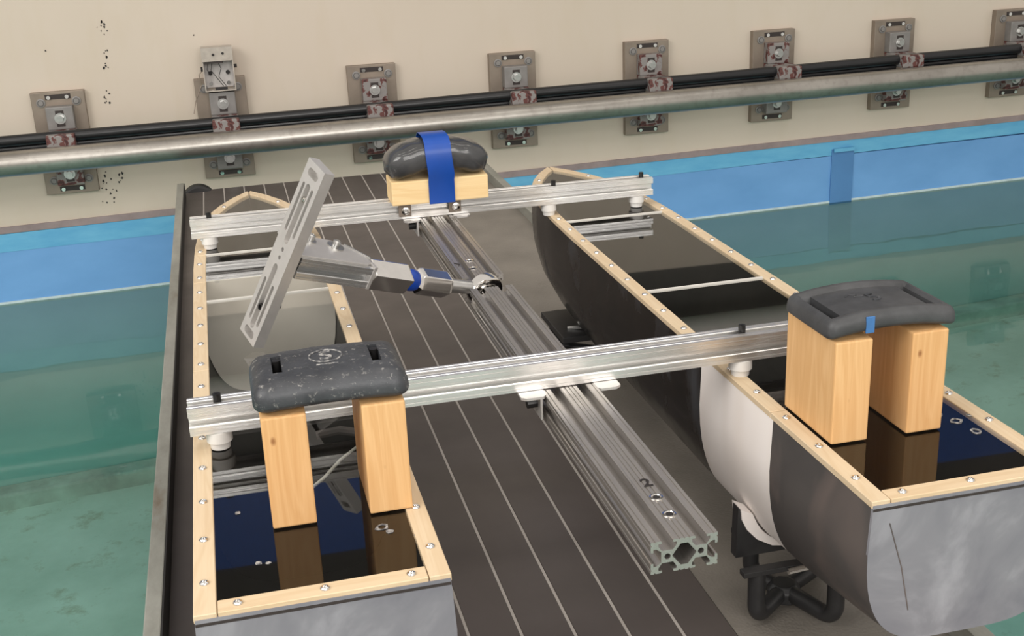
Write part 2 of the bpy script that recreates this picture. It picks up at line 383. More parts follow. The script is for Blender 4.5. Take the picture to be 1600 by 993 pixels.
# ------------------------------------------------------------ wall brackets
BW = .097
def wall_bracket(x, dz, label, up, lo, extra=None):
    t = empty('wall_bracket', label, 'bracket', (x, 3.8, dz), 'steel brackets holding the pipe on the wall')
    t.rotation_euler[1] = 0
    MB().box(-BW, BW, -.032, 0, -.372, .018).build('back_plate', 'bracket', t, .002)
    MB().box(-.046, .052, -.075, -.03, -.118, -.032).build('upper_clamp', up, t, .004)
    MB().box(-.046, .056, -.192, -.03, -.170, -.118).build('saddle', up if up != 'clamp' else 'flaking', t, .006)
    MB().box(-.046, .052, -.18, -.03, -.232, -.168).build('pipe_seat', 'bracket', t, .004)
    MB().box(-.046, .052, -.075, -.03, -.332, -.240).build('lower_clamp', lo, t, .004)
    for z in (-.076, -.288):
        m = MB(); m.cyl((.003, -.077, z), (.003, -.074, z), .021, 16); m.cyl((.003, -.092, z), (.003, -.077, z), .0135, 6)
        m.build('hex_bolt', 'steel', t)
        MB().box(-.012, .018, -.0765, -.0745, z-.03, z+.03).build('slotted_hole', 'dark_slot', t)
    for z, s in ((-.0195, 1), (-.318, -1)):
        for sx in (-.062, .066):
            m = MB(); m.lathe((sx, -.032, z), (0, -1, 0), [(.0165, 0), (.0165, .004), (.012, .005), (.011, .002), (.009, .002), (.009, .008), (0, .008)], 18)
            m.build('stud', 'clamp', t, smooth=True)
    for z in (.0, -.352):
        b = MB().box(-.045, .047, -.0335, -.031, z-.009, z+.009).build('key_slot', 'dark_slot', t)
        for sx in (-.032, .034):
            m = MB(); m.cyl((sx, -.042, z-.001), (sx, -.032, z-.001), .0075, 8); m.build('key_bolt', 'chrome', b)
    return t
spec = [(-.502, 'leftmost steel bracket on the cream wall, left of the one with the open box', 'clamp', 'flaking'),
        (.0985, 'steel bracket on the cream wall with the open grey box above it', 'clamp', 'clamp'),
        (.690, 'steel bracket directly behind the blue-taped weight, partly hidden by it', 'flaking', 'flaking'),
        (1.270, 'steel bracket with clean grey upper clamp, just right of the blue-taped weight', 'clamp', 'flaking'),
        (1.852, 'steel bracket with rusty red upper clamp, fifth from the left', 'flaking', 'flaking'),
        (2.430, 'steel bracket with dark flaking clamp, third from the right edge', 'flaking', 'clamp'),
        (3.006, 'steel bracket second from the right edge, clean grey upper clamp', 'clamp', 'flaking'),
        (3.606, 'steel bracket cut off by the right edge of the photograph', 'clamp', 'flaking')]
for x, lb, u, l in spec: wall_bracket(x, .0115*x, lb, u, l)
# junction box
t = empty('junction_box', 'open grey metal box with loose wires fixed above the second bracket from the left', 'junction box', (.1, 3.768, .06))
MB().box(-.056, .056, -.003, 0, -.075, .08).build('back_panel', 'box_in', t)
m = MB(); m.box(-.058, -.054, -.06, 0, -.08, .08); m.box(.054, .058, -.06, 0, -.08, .08); m.box(-.058, .058, -.06, 0, -.084, -.08); m.box(-.058, .058, -.06, 0, .078, .082)
m.build('side_wall', 'box', t)
MB().box(-.058, .058, -.062, -.058, .03, .082).build('top_flap', 'box', t)
m = MB(); m.cyl((-.014, -.064, .055), (-.014, -.06, .055), .005, 10); m.cyl((.022, -.064, .058), (.022, -.06, .058), .005, 10); m.build('flap_screw', 'ink', t)
for sx in (-.032, .034):
    m = MB(); m.cyl((sx, -.01, -.02), (sx, -.002, -.02), .008, 10); m.build('fixing_bolt', 'ink', t)
MB().box(-.02, .026, -.062, -.058, -.078, -.068).build('cable_slot', 'ink', t)
m = MB(); m.box(-.05, .02, -.058, -.02, .022, .032); m.build('terminal_strip', 'dark_slot', t)
m = MB(); m.tube([(-.02, -.04, .03), (-.028, -.045, -.005), (-.005, -.05, -.04), (.012, -.05, -.066)], .0014, 6)
m.tube([(.0, -.04, .03), (.01, -.045, .0), (-.002, -.05, -.03), (.022, -.05, -.066)], .0014, 6)
m.tube([(-.035, -.04, .03), (-.042, -.05, .0), (-.035, -.05, -.02)], .0014, 6); m.build('wire', 'ink', t)
m = MB(); m.tube([(-.056, -.03, .0), (-.075, -.035, -.02), (-.07, -.03, -.06), (-.1, -.03, -.12), (-.112, -.04, -.165)], .0018, 6); m.build('hanging_wire', 'bracket', t)
m = MB(); m.cyl((-.066, -.03, .0), (-.056, -.03, .0), .009, 8); m.cyl((.056, -.03, .005), (.07, -.03, .005), .007, 8); m.build('cable_gland', 'ink', t)

# ------------------------------------------------------------ test tray under the model
ZF = -.35
tray = empty('test_tray', 'long dark deck tray carrying the catamaran model over the water', 'tray', (0, 0, ZF))
YN, YF = -.35, 3.48
sx = lambda k, y: .415+.074*k+.006*y
def quad(x0a, x1a, ya, x0b, x1b, yb, z0, z1):
    m = MB(); m.add([(x0a, ya, z0), (x1a, ya, z0), (x1b, yb, z0), (x0b, yb, z0), (x0a, ya, z1), (x1a, ya, z1), (x1b, yb, z1), (x0b, yb, z1)],
                    [(0, 3, 2, 1), (4, 5, 6, 7), (0, 1, 5, 4), (1, 2, 6, 5), (2, 3, 7, 6), (3, 0, 4, 7)]); return m
for k in range(-7, 4):
    a0, b0 = sx(k, YN)+.0022, sx(k, YF)+.0022
    if k == -7: a0 = b0 = -.080
    quad(a0, sx(k+1, YN)-.0022, YN, b0, sx(k+1, YF)-.0022, YF, -.012, 0).build('deck_board', 'board', tray, .0012, seg=1)
    if k < 3: quad(sx(k+1, YN)-.0022, sx(k+1, YN)+.0022, YN, sx(k+1, YF)-.0022, sx(k+1, YF)+.0022, YF, -.012, -.0008).build('seam_strip', 'seam', tray)
quad(.690, 1.02, YN, .712, 1.045, YF-.06, -.013, -.0125).build('mat_backing', 'lip_inner', tray)
quad(sx(4, YN), 1.02, YN, sx(4, YF), 1.045, YF-.06, -.012, -.004).build('rubber_mat', 'mat', tray)
quad(-.110, -.0855, YN, -.0965, -.073, 3.40, -.10, .05).build('side_lip', 'lip', tray, .002)
quad(-.0855, -.083, YN, -.073, -.0705, 3.40, -.10, .049).build('lip_inner_shade', 'lip_inner', tray)  # inner face of the lip, its shadow painted in as a dark strip
quad(.990, 1.018, YN, 1.024, 1.052, 3.42, -.10, .03).build('side_lip', 'lip', tray, .002)
quad(-.10, 1.03, YN, -.09, 1.045, YF, -.06, -.013).build('tray_base', 'lip_inner', tray)
m = MB()
for i in range(13):      # roller at the far end of the tray
    a = PI*i/12
m.lathe((-.028, YF-.03, -.04), (0, 1, 0), [(.03, 0), (.055, 0), (.062, .008), (.062, .05), (.055, .058), (.03, .058), (.03, 0)], 32)
m.build('end_roller', 'black_metal', tray, smooth=True)

# ------------------------------------------------------------ hulls
BT = [(0, .13), (1.2, .13), (1.35, .1275), (1.5, .118), (1.62, .100), (1.70, .073), (1.77, .040), (1.83, .002)]
def bw(y):
    for (a, p), (b, q) in zip(BT, BT[1:]):
        if y <= b: t = max(0, (y-a)/(b-a)); return p+(q-p)*t
    return .002
D = .188
DT = [(0, .188), (.1, .207), (.2, .224), (.32, .237), (.5, .241), (1.15, .240), (1.35, .230), (1.5, .214), (1.58, .196), (1.66, .168), (1.74, .125), (1.80, .06), (1.83, .02)]
def section(y, n=28):
    b = bw(y)-.001; e = 4.0 if y < 1.6 else 4.0-1.2*min(1, (y-1.6)/.2)
    d = DT[-1][1]
    for (a, p), (c2, q) in zip(DT, DT[1:]):
        if y <= c2: d = p+(q-p)*max(0, (y-a)/(c2-a)); break
    pts = []
    for i in range(n+1):
        t = PI*i/n; c, s_ = math.cos(t), math.sin(t)
        x = -b*math.copysign(abs(c)**(2/e), c); z = -d*abs(s_)**(2/e)
        bulge = 1+.03*math.sin(min(1, -z/D)*PI)
        pts.append((x*bulge, z-.005))
    return pts
def shell(y0, y1, n, off=0, inner=False):
    m = MB(); N = 29; ys = [y0+(y1-y0)*i/n for i in range(n+1)]
    for y in ys:
        sc = 1 if not inner else (1-.004/max(bw(y), .02))
        for x, z in section(y): m.v.append((x*sc, y, z if not inner else -.005+(z+.005)*.98))
    for i in range(n):
        for j in range(N-1): m.f.append((i*N+j, i*N+j+1, (i+1)*N+j+1, (i+1)*N+j))
    return m
def edging(pts, wd, sgn, z0=-.009, z1=0):
    # strip following a polyline of outer points, inset by wd towards sgn
    m = MB(); n = len(pts)
    P = [Vector(p) for p in pts]; off = []
    for i in range(n):
        a = P[max(0, i-1)]; b = P[min(n-1, i+1)]; d = (b-a).normalized(); nn = Vector((-d.y, d.x))*sgn
        off.append(P[i]+nn*wd)
    for q in off:
        if abs(q.x) < .0006 or q.x*P[0].x < 0: q.x = math.copysign(.0006, P[0].x)
    for p, q in zip(P, off): m.v += [(p.x, p.y, z0), (p.x, p.y, z1), (q.x, q.y, z1), (q.x, q.y, z0)]
    for i in range(n-1):
        for j in range(4): m.f.append((i*4+j, i*4+(j+1) % 4, i*4+4+(j+1) % 4, i*4+4+j))
    m.f += [(3, 2, 1, 0), (n*4-4, n*4-3, n*4-2, n*4-1)]
    return m
scr = None
def hull(cx, label, ysc, right):
    global scr
    t = empty('model_hull', label, 'boat hull', (cx, 0, 0), 'twin hulls of the catamaran model')
    t.scale[1] = 1
    Y = lambda y: y*ysc
    def scaled(m):
        m.v = [(a, b*ysc, c) for a, b, c in m.v]; return m
    seams = (.2555, .5) if right else (.2555, .5)
    g = scaled(shell(0, seams[0], 4)).build('stern_shell', 'hull_grey', t, smooth=True); g['label'] = 'grey primed stern shell'
    g = scaled(shell(seams[0], seams[1], 4)).build('middle_shell', 'hull_white', t, smooth=True); g['label'] = 'white middle shell'
    g = scaled(shell(seams[1], 1.83, 40)).build('bow_shell', 'hull_black', t, smooth=True); g['label'] = 'glossy black bow shell'
    scaled(shell(.004, 1.80, 40, inner=True)).build('inner_lining', 'hull_inside', t, smooth=True)
    sec = section(0)
    MB().prism(sec, [], -.001, .003, 1).build('transom', 'transom', t)
    # raised fairing seam on the transom
    if right:
        MB().tube([(-.107, -.0012, -.03), (-.088, -.0012, -.09), (-.075, -.0012, -.15)], .0007, 6).build('filler_ridge', 'hull_grey', t)
    # edging
    W = .023; es = []
    B0 = .13
    for sgn, side in ((-1, -1), (1, 1)):
        cuts = [(0, .262), (.264, .70), (.702, 1.12), (1.122, 1.30)] if right else [(0, .665), (.667, 1.115), (1.117, 1.30)]
        for a, b in cuts:
            n = max(2, int((b-a)/.1)); pts = [(side*bw(a+(b-a)*i/n), (a+(b-a)*i/n)*ysc) for i in range(n+1)]
            es.append((edging(pts, W, 1 if side > 0 else -1), 'pine_strip'))
        pts = [(side*bw(y), y*ysc) for y in (1.302, 1.36, 1.43, 1.50, 1.56, 1.62, 1.66, 1.70, 1.735, 1.77, 1.80, 1.828)]
        es.append((edging(pts, W, 1 if side > 0 else -1), 'pine_strip'))
    es[-1] = es[-1]
    objs = []
    for m, mt in es:
        for i, v in enumerate(m.v):   # keep both bow strips on their own side of the stem
            pass
        objs.append(m.build('edging_strip', mt, t, .0008, seg=1))
    m = MB().box(-B0+W+.001, B0-W-.001, 0, W, -.009, 0); ts = m.build('transom_strip', 'pine_strip_x', t, .0008, seg=1)
    MB().box(-B0+.001, B0-.001, -.0012, .02, -.0125, -.009).build('glue_line', 'dark_slot', t)
    # screws
    if scr is None:
        scr = screw_mb().build('screw', 'chrome', ts, smooth=True); scr.location = (.001, .0115, .0002)
    def screw(x, y, par):
        if scr.parent == par and abs(x-.001) < 1e-6: return
        share(scr, 'screw', par, (x, y, .0002), (0, 0, random.uniform(0, 3)))
    y = .059
    while y < 1.75:
        for side in (-1, 1):
            b = bw(y); 
            par = min(objs, key=lambda o: min((Vector((side*b, y*ysc))-Vector((v.co.x, v.co.y))).length for v in o.data.vertices))
            screw(side*(b-.0115-(.004 if y > 1.6 else 0)), y*ysc, par)
        y += .0905
    for x in (-.086, 0.001, .09): screw(x, .0115, ts)
    # clear acrylic deck
    def deck(y0, y1, n):
        m = MB(); ys = [y0+(y1-y0)*i/n for i in range(n+1)]
        for z in (-.0045, -.0015):
            for y in ys:
                b = max(.002, bw(y)-.006); m.v += [(-b, y*ysc, z), (b, y*ysc, z)]
        N = (n+1)*2
        for i in range(n):
            m.f.append((i*2, i*2+2, i*2+3, i*2+1)); m.f.append((N+i*2, N+i*2+1, N+i*2+3, N+i*2+2))
            m.f.append((i*2, N+i*2, N+i*2+2, i*2+2)); m.f.append((i*2+1, i*2+3, N+i*2+3, N+i*2+1))
        m.f += [(0, 1, N+1, N), (N-2, 2*N-2, 2*N-1, N-1)]
        return m
    j1 = .80 if right else 1.0
    for a, b in ((.012, j1-.001), (j1+.001, 1.30), (1.302, 1.80)):
        deck(a, b, 8).build('acrylic_deck', 'acrylic', t)
    MB().box(-B0+W, B0-W, j1*ysc-.0022, j1*ysc+.0022, -.0044, .0006).build('deck_joint', 'joint', t)
    MB().box(-B0+W, B0-W, 1.301*ysc-.0018, 1.301*ysc+.0018, -.0044, .0004).build('deck_joint', 'joint', t)
    return t, ysc
hl, _ = hull(.13, 'left hull of the catamaran model, slotted drawbar plate standing over its clear deck', 1.012, False)
hr, _ = hull(.87, 'right hull of the catamaran model, white middle band and grey stern towards the camera', .985, True)
# bulkhead and loose bits inside the left hull
pts = [(x*.955, -.008+(z+.005)*.96) for x, z in section(1.15)]
MB().prism(pts, [], 1.155, 1.161, 1).build('bulkhead', 'frosted', hl)
MB().prism(pts, [], .44, .446, 1).build('bulkhead', 'hull_inside', hl)
m = MB(); m.tube([(.118, .40, -.03), (.09, .42, -.035), (.055, .395, -.045), (.03, .36, -.05), (.0, .34, -.06)], .0022, 8); m.build('air_tube', 'tube', hl, smooth=True)
m = MB(); m.tube([(.03, .43, -.02), (.06, .425, -.015), (.10, .41, -.02), (.12, .40, -.03)], .006, 8); m.build('sheathed_cable', 'hull_grey', hl, smooth=True)

# ------------------------------------------------------------ stands
def stand(cx, cy, label, foot, top=-.228):
    t = empty('hull_stand', label, 'stand', (cx, cy, ZF-.002)); H = top-ZF
    def leg(fx, fy):
        dx, dy = fx, fy; L = math.hypot(dx, dy); ux, uy = dx/L, dy/L; pts = []
        for q in (0, .35, .7): pts.append((dx*q*.92, dy*q*.92, .016))
        for i in range(7):
            a = PI/2*i/6; r = .022
            pts.append((dx-ux*r+ux*r*math.sin(a), dy-uy*r+uy*r*math.sin(a), .016+r-r*math.cos(a)))
        pts.append((dx, dy, H-.004)); m = MB(); m.tube(pts, .0125, 12); m.build('leg', 'black_metal', t, smooth=True)
    for f in foot: leg(*f)
    MB().lathe((0, 0, .0), (0, 0, 1), [(.0, .003), (.026, .003), (.026, .02), (.018, .029), (0, .029)], 8).build('hub', 'black_metal', t, .002)
    return t, H
stR, H = stand(.814, .346, 'black tubular stand with crossed feet under the stern of the right hull', [(-.070, -.054), (.034, -.092), (-.028, .056), (.09, .05)], -.2515)
outer = [(-.136, -.180), (-.134, -.197), (-.126, -.214), (-.110, -.232), (-.086, -.246), (-.05, -.2525)]
outer = outer+[(0, -.2535)]+[(-x, z) for x, z in reversed(outer)]
inner = [(x*1.012, z-.003) for x, z in section(.33, 40) if z < -.178]
def stand_part(poly, y0, y1, name, mat):
    m = MB(); m.prism(poly, [], y0, y1, 1); m.v = [(x+.87-stR.location[0], y-stR.location[1], z-stR.location[2]) for x, y, z in m.v]
    return m.build(name, mat, stR)
stand_part(inner+outer[::-1], .328, .36, 'foam_saddle', 'hull_white')['label'] = 'white foam saddle'
stand_part([(-.139, -.178), (-.141, -.2585), (.141, -.2585), (.139, -.178)]+[(x, z-.001) for x, z in reversed(outer)], .331, .349, 'saddle_plate', 'black_metal')
MB().box(-.095, .08, -.066, -.05, H-.008, H).build('cross_plate', 'black_metal', stR, .001)
MB().box(-.06, .09, .04, .06, H-.008, H).build('cross_plate', 'black_metal', stR, .001)
m = MB(); m.cyl((-.03, -.07, H-.006), (.0, -.07, H-.004), .0045, 8); m.build('clamp_screw', 'chrome', stR)
stF, H2 = stand(.87, 1.36, 'black stand under the black middle of the right hull, bracket showing at its left', [(-.112, .02), (.1, -.08), (-.09, .07), (.1, .06)], -.246)
m = MB(); m.box(-.130, .12, -.11, .07, H2-.014, H2); m.build('top_plate', 'black_metal', stF, .002)
m = MB(); m.cyl((-.105, -.06, H2+.002), (-.075, -.07, H2+.004), .005, 8); m.build('clamp_screw', 'steel', stF)
stL, H3 = stand(.13, .354, 'black stand hidden below the stern of the left hull', [(-.08, -.06), (.08, -.06), (-.08, .06), (.08, .06)], -.256)
MB().box(-.1, .1, -.08, .08, H3-.012, H3+.006).build('top_plate', 'black_metal', stL)
stM, H4 = stand(.13, 1.22, 'black stand hidden below the middle of the left hull', [(-.08, -.06), (.08, -.06), (-.08, .06), (.08, .06)], -.256)
MB().box(-.1, .1, -.08, .08, H4-.012, H4+.006).build('top_plate', 'black_metal', stM)

# ------------------------------------------------------------ aluminium profiles
def side_slot(L, slots, op=.0062, lip=.003, tw=.0100, dp=.0115, ridges=()):
    """outline of one side of length L (from 0 to L), depth measured inwards; slots at the given centres"""
    ev = []
    for c in slots: ev.append((c, 's'))
    for c in ridges: ev.append((c, 'r'))
    out = [(0, 0)]
    for c, k2 in sorted(ev):
        if k2 == 's': out += [(c-op-.0010, 0), (c-op, .0010), (c-op, lip), (c-tw, lip), (c-tw, lip+.003), (c-op, dp), (c+op, dp), (c+tw, lip+.003), (c+tw, lip), (c+op, lip), (c+op, .0010), (c+op+.0010, 0)]
        else: out += [(c-.0009, 0), (c-.0004, .0011), (c+.0004, .0011), (c+.0009, 0)]
    return out
def profile_outline(W, H, ws, hs, wr=(), hr_=()):
    P = []
    for a, d in side_slot(W, ws, ridges=wr): P.append((a, d))
    for a, d in side_slot(H, hs, ridges=hr_): P.append((W-d, a))
    for a, d in side_slot(W, ws, ridges=wr): P.append((W-a, H-d))
    for a, d in side_slot(H, hs, ridges=hr_): P.append((d, H-a))
    return P
A = .0375
sq = profile_outline(A, A, [A/2], [A/2], (.005, .0325), (.005, .0325))
hole = arc(A/2, A/2, .0034, 0, 2*PI*11/12, 11)
def crossbeam(y, slope, x0, x1, label, boltx, footx):
    t = empty('crossbeam', label, 'aluminium beam', (0, y, .025), 'aluminium crossbeams over both hulls')
    t.rotation_euler[2] = slope
    # local x runs along the beam; section in y, z
    MB().prism(sq, [hole], x0, x1, 0).build('beam_profile', 'alu_x', t)
    for x in boltx:
        m = MB(); m.cyl((x, A/2, A-.012), (x, A/2, A+.010), .0052, 12); m.cyl((x, A/2, A+.0095), (x, A/2, A+.0105), .0025, 6)
        m.build('bolt', 'bolt_black', t, smooth=False)
    for x in footx:
        m = MB(); m.lathe((x, A/2-.004, -.0252), (0, 0, 1), [(0, 0), (.0125, 0), (.0135, .009), (.0165, .010), (.0165, .0245), (.0, .0252)], 24)
        m.build('standoff', 'white_plastic', t, smooth=True)
    return t
cb1 = crossbeam(.378, 0, 0.0, .985, 'nearer aluminium crossbeam passing behind the wooden posts', (.038, .760), (.035, .757))
cb2 = crossbeam(1.352, -.0225, .0, .9745, 'farther aluminium crossbeam carrying the wooden block and taped weight', (.038, .757, .9535), (.034, .744, .941))
for x in (.433, .538):       # clamping nuts on the far beam's front face
    m = MB(); m.box(x-.013, x+.013, -.006, .0005, A*.5-.013, A*.5+.013); b = m.build('clamp_plate', 'bracket', cb2, .0012)
    m = MB(); m.lathe((x+.001, -.006, A*.5), (0, -1, 0), [(.0085, 0), (.0085, .005), (.005, .0065), (.0035, .0065), (.003, .003), (0, .003)], 16); m.build('cap_screw', 'chrome', b, smooth=True)
# centre beam
CW, CH = .074, .0375
oc = profile_outline(CW, CH, [CW/4, CW*3/4], [CH/2], (.0045, CW/2-.0055, CW/2+.0055, CW/2, CW-.0045), (.0045, CH-.0045))
cx0 = .461
def hol(cx, cz): return arc(cx, cz, .0034, 0, 2*PI*11/12, 11)
dia = [(CW/2-.0135, CH/2), (CW/2-.004, CH/2-.0125), (CW/2+.004, CH/2-.0125), (CW/2+.0135, CH/2), (CW/2+.004, CH/2+.0125), (CW/2-.004, CH/2+.0125)]
cbm = empty('centre_beam', 'wide aluminium centre beam running lengthwise between the hulls', 'aluminium beam', (cx0, 0, .025-CH-.0012))
cbm.rotation_euler[2] = -.0006
MB().prism(oc, [dia, hol(CW/4, CH/2), hol(CW*3/4, CH/2)], -.045, .838, 1).build('beam_profile', 'alu_y', cbm)['label'] = 'near length of the centre beam, open sawn end'
MB().prism(oc, [dia, hol(CW/4, CH/2), hol(CW*3/4, CH/2)], .904, 1.385, 1).build('beam_profile', 'alu_y', cbm)['label'] = 'far length of the centre beam beyond the drawbar eye'
MB().box(.002, CW-.002, .80, .94, -.0035, -.0002).build('joining_plate', 'alu_y', cbm)
m = MB(); m.cyl((.0345, .80, .0237), (.0345, .912, .0237), .0078, 20); m.build('pivot_bolt', 'chrome', cbm, smooth=True)
for x, y in ((.040, .046), (.040, .006), (.034, 1.002), (.031, .954)):
    m = MB(); m.lathe((x, y, CH), (0, 0, 1), [(.0078, -.002), (.0078, .0006), (.0058, .0008), (.0045, -.001), (0, -.001)], 16)
    m.build('drilled_hole', 'chrome', cbm, smooth=True)
    MB().cyl((x, y, CH), (x, y, CH+.0003), .0042, 12).build('hole_bottom', 'ink', cbm)
me = text_mesh('2', .026); me.materials.append(M['ink']); o = bpy.data.objects.new('pen_mark', me); COL.objects.link(o); o.parent = cbm; o.location = (.041, .080, CH+.0006); o.rotation_euler[2] = .0
m = MB(); m.tube([(.004, .995, CH+.0005), (.012, .985, CH+.0005), (.009, .975, CH+.0005)], .0009, 5); m.build('pen_mark', 'ink', cbm)
# T shaped joining plates
def gusset(y, parent_label, sl):
    t = empty('joining_plate', parent_label, 'joining plate', (0, y, .0243))
    pts = [(.428, -.012), (.434, -.018), (.458, -.018), (.463, -.012), (.463, .045), (.428, .045)]
    MB().prism(pts, [], -.0035, 0, 2).build('left_flange', 'alu_plate', t)
    pts = [(.534, -.012), (.538, -.018), (.560, -.018), (.567, -.012), (.567, .045), (.534, .045)]
    MB().prism(pts, [], -.0035, 0, 2).build('right_flange', 'alu_plate', t)
    MB().box(.4535, .4565, -.016, .045, -.034, -.0035).build('upright', 'alu_plate', t)
    m = MB(); m.cyl((.4395, .004, -.0165), (.4565, .004, -.0165), .007, 10); m.build('bolt', 'bolt_black', t)
    return t
gusset(.372, 'aluminium joining plate under the nearer crossbeam at the centre beam', 0)
g2 = gusset(1.338, 'aluminium joining plate under the farther crossbeam at the centre beam', 0)

# ------------------------------------------------------------ drawbar with slotted plate
P0 = Vector((.1644, .7360, .1458))
ex = Vector((.8484, .4036, -.3427)).normalized(); ez = Vector((.4305, -.149, .8902)); ez = (ez-ex*ez.dot(ex)).normalized(); ey = ez.cross(ex)
db = empty('drawbar', 'aluminium towing arm with slotted plate, its eye bolted into the centre beam', 'towing arm', P0)
db.matrix_world = Matrix(((ex.x, ey.x, ez.x, P0.x), (ex.y, ey.y, ez.y, P0.y), (ex.z, ey.z, ez.z, P0.z), (0, 0, 0, 1)))
WD, LN, TH = .0546, .306, .0177
def st(s, t): return (WD/2-WD*s, LN/2-LN*t)
def slot(s, t0, t1, hw):
    a = st(s, t0); b = st(s, t1); return stadium(a[0], (a[1]+b[1])/2, hw, (a[1]-b[1])/2)
holes = [slot(.235, .115, .388, .0035), slot(.765, .115, .388, .0035), slot(.5, .105, .44, .0066),
         slot(.235, .66, .905, .0035), slot(.765, .66, .905, .0035), slot(.5, .557, .935, .0066)]
for t in (.052, .962): c = st(.5, t); holes.append(stadium(c[0], c[1], .0165, .0062))
for t in (.474, .520): c = st(.5, t); holes.append([(c[0]+.0036*math.cos(a*PI/6), c[1]+.0036*math.sin(a*PI/6)) for a in range(12)])
rect = [(-WD/2, -LN/2), (WD/2, -LN/2), (WD/2, LN/2), (-WD/2, LN/2)]
pl = MB().prism(rect, holes, -TH, -.003, 0).build('slotted_plate', 'alu_plate', db); pl['label'] = 'slotted aluminium end plate'
MB().prism(rect, holes[:6:9]+[], -.003, 0, 0).build('plate_backing', 'alu_plate', pl)
for s, t, mt in ((.5, .19, 'chrome'), (.5, .81, 'bolt_black')):
    c = st(s, t); m = MB(); m.lathe((-.0085, c[0], c[1]), (-1, 0, 0), [(.0062, -.004), (.0062, .006), (.0052, .0085), (.0034, .0085), (.0032, .005), (0, .005)], 14); m.build('cap_screw', mt, pl, smooth=True)
c = st(.5, .79); m = MB(); m.cyl((0, c[0], c[1]), (.016, c[0], c[1]), .006, 12); m.build('screw_tip', 'bolt_black', pl)
AZ = -.012      # arm axis
A2 = .036
osq = [(p[0]*A2/A-A2/2, p[1]*A2/A-A2/2+AZ) for p in sq]; hh = [(p[0]*A2/A-A2/2, p[1]*A2/A-A2/2+AZ) for p in hole]
MB().prism(osq, [hh], .010, .148, 0).build('arm_profile', 'alu_bright', db)['label'] = 'short slotted aluminium arm'
m = MB(); m.cyl((0, 0, AZ), (.012, 0, AZ), .0135, 12); m.build('spacer', 'bolt_black', db)
m = MB(); m.prism([(.002, -.014), (.132, -.012), (.150, .0), (.150, .012), (.120, .046), (.098, .058), (.002, .062)], [], AZ+A2/2, AZ+A2/2+.004, 2)
m.build('gusset_plate', 'alu_plate', db, .0008)['label'] = 'triangular grey gusset'
for x, y, r in ((.052, .044, .0105), (.096, .036, .0145)):
    m = MB(); m.lathe((x, y, AZ+A2/2+.004), (0, 0, 1), [(r, 0), (r, .0022), (.0065, .0024), (.0065, .010), (.004, .0115), (.0032, .007), (0, .007)], 18); m.build('washer_screw', 'steel', db, smooth=True)
MB().prism([(.118, .047), (.1505, .010), (.1535, .012), (.121, .050)], [], AZ+A2/2-.010, AZ+A2/2+.006, 2).build('gusset_flange', 'steel', db, .0006)
MB().box(.144, .1505, -A2/2-.001, A2/2+.001, AZ-A2/2-.001, AZ+A2/2+.004).build('end_plate', 'alu_plate', db, .001)
rot45 = Matrix.Rotation(math.radians(32), 4, 'X')
m = MB(); mm = Matrix.Translation((0, 0, AZ)) @ Matrix.Rotation(math.radians(22), 4, 'X'); m.box(.1505, .228, -.0182, .0182, -.0182, .0182, mm); m.build('square_coupling', 'chrome', db, .0025)['label'] = 'square polished steel coupling'
m = MB(); m.lathe((.222, 0, AZ), (1, 0, 0), [(.0, 0), (.014, 0), (.0180, .006), (.0190, .014), (.0180, .022), (.014, .030), (0, .030)], 24); m.build('rubber_bush', 'blue_rubber', db, smooth=True)['label'] = 'blue rubber bush'
m = MB(); m.lathe((.245, 0, AZ), (1, 0, 0), [(.0, .001), (.0165, .001), (.0225, .006), (.0235, .012), (.0235, .064), (.021, .070), (.0, .070)], 6)
hm = Matrix.Translation((0, 0, AZ)) @ Matrix.Rotation(math.radians(26), 4, 'X') @ Matrix.Translation((0, 0, -AZ)); m.v = [tuple(hm @ Vector(v)) for v in m.v]
m.build('hex_coupling', 'chrome', db, .0012)['label'] = 'hexagonal polished steel coupling'
zr = AZ+.008
m = MB(); m.cyl((.310, 0, AZ), (.360, -.012, zr), .0125, 20, .0115); m.build('shank', 'steel', db, smooth=True)
RC = (.386, -.016, zr)
m = MB(); m.lathe(RC, (0, 1, 0), [(.0185, -.012), (.027, -.012), (.031, -.009), (.032, 0), (.031, .009), (.027, .012), (.0185, .012), (.0170, 0), (.0185, -.012)], 32); m.build('eye_ring', 'chrome', db, smooth=True)
m = MB(); m.lathe(RC, (0, 1, 0), [(.0085, -.016), (.0115, -.015), (.0170, -.006), (.0182, 0), (.0170, .006), (.0115, .015), (.0085, .016), (.0085, -.016)], 28); m.build('ball', 'chrome', db, smooth=True)

# ------------------------------------------------------------ wooden posts
def post(x, y0, y1, label, mat, tilt=0, h=.134, wd=.049):
    m = MB(); m.box(-wd/2, wd/2, 0, y1-y0, 0, h); o = m.build('wooden_post', mat, None, .0022)
    o.location = (x+wd/2, y0, .0006); o.rotation_euler[2] = tilt
    return tag(o, label, 'wood block', 'pine posts under the weights')
post(.0875, .150, .262, 'left pine post under the scuffed weight on the left hull', 'pine_z')
post(.1965, .150, .262, 'right pine post under the scuffed weight on the left hull', 'pine_z2')
post(.7660, .144, .272, 'left pine post on the right hull, beside its inner edging', 'pine_z2')
post(.8680, .143, .272, 'right pine post on the right hull, nearer the open water', 'pine_z')

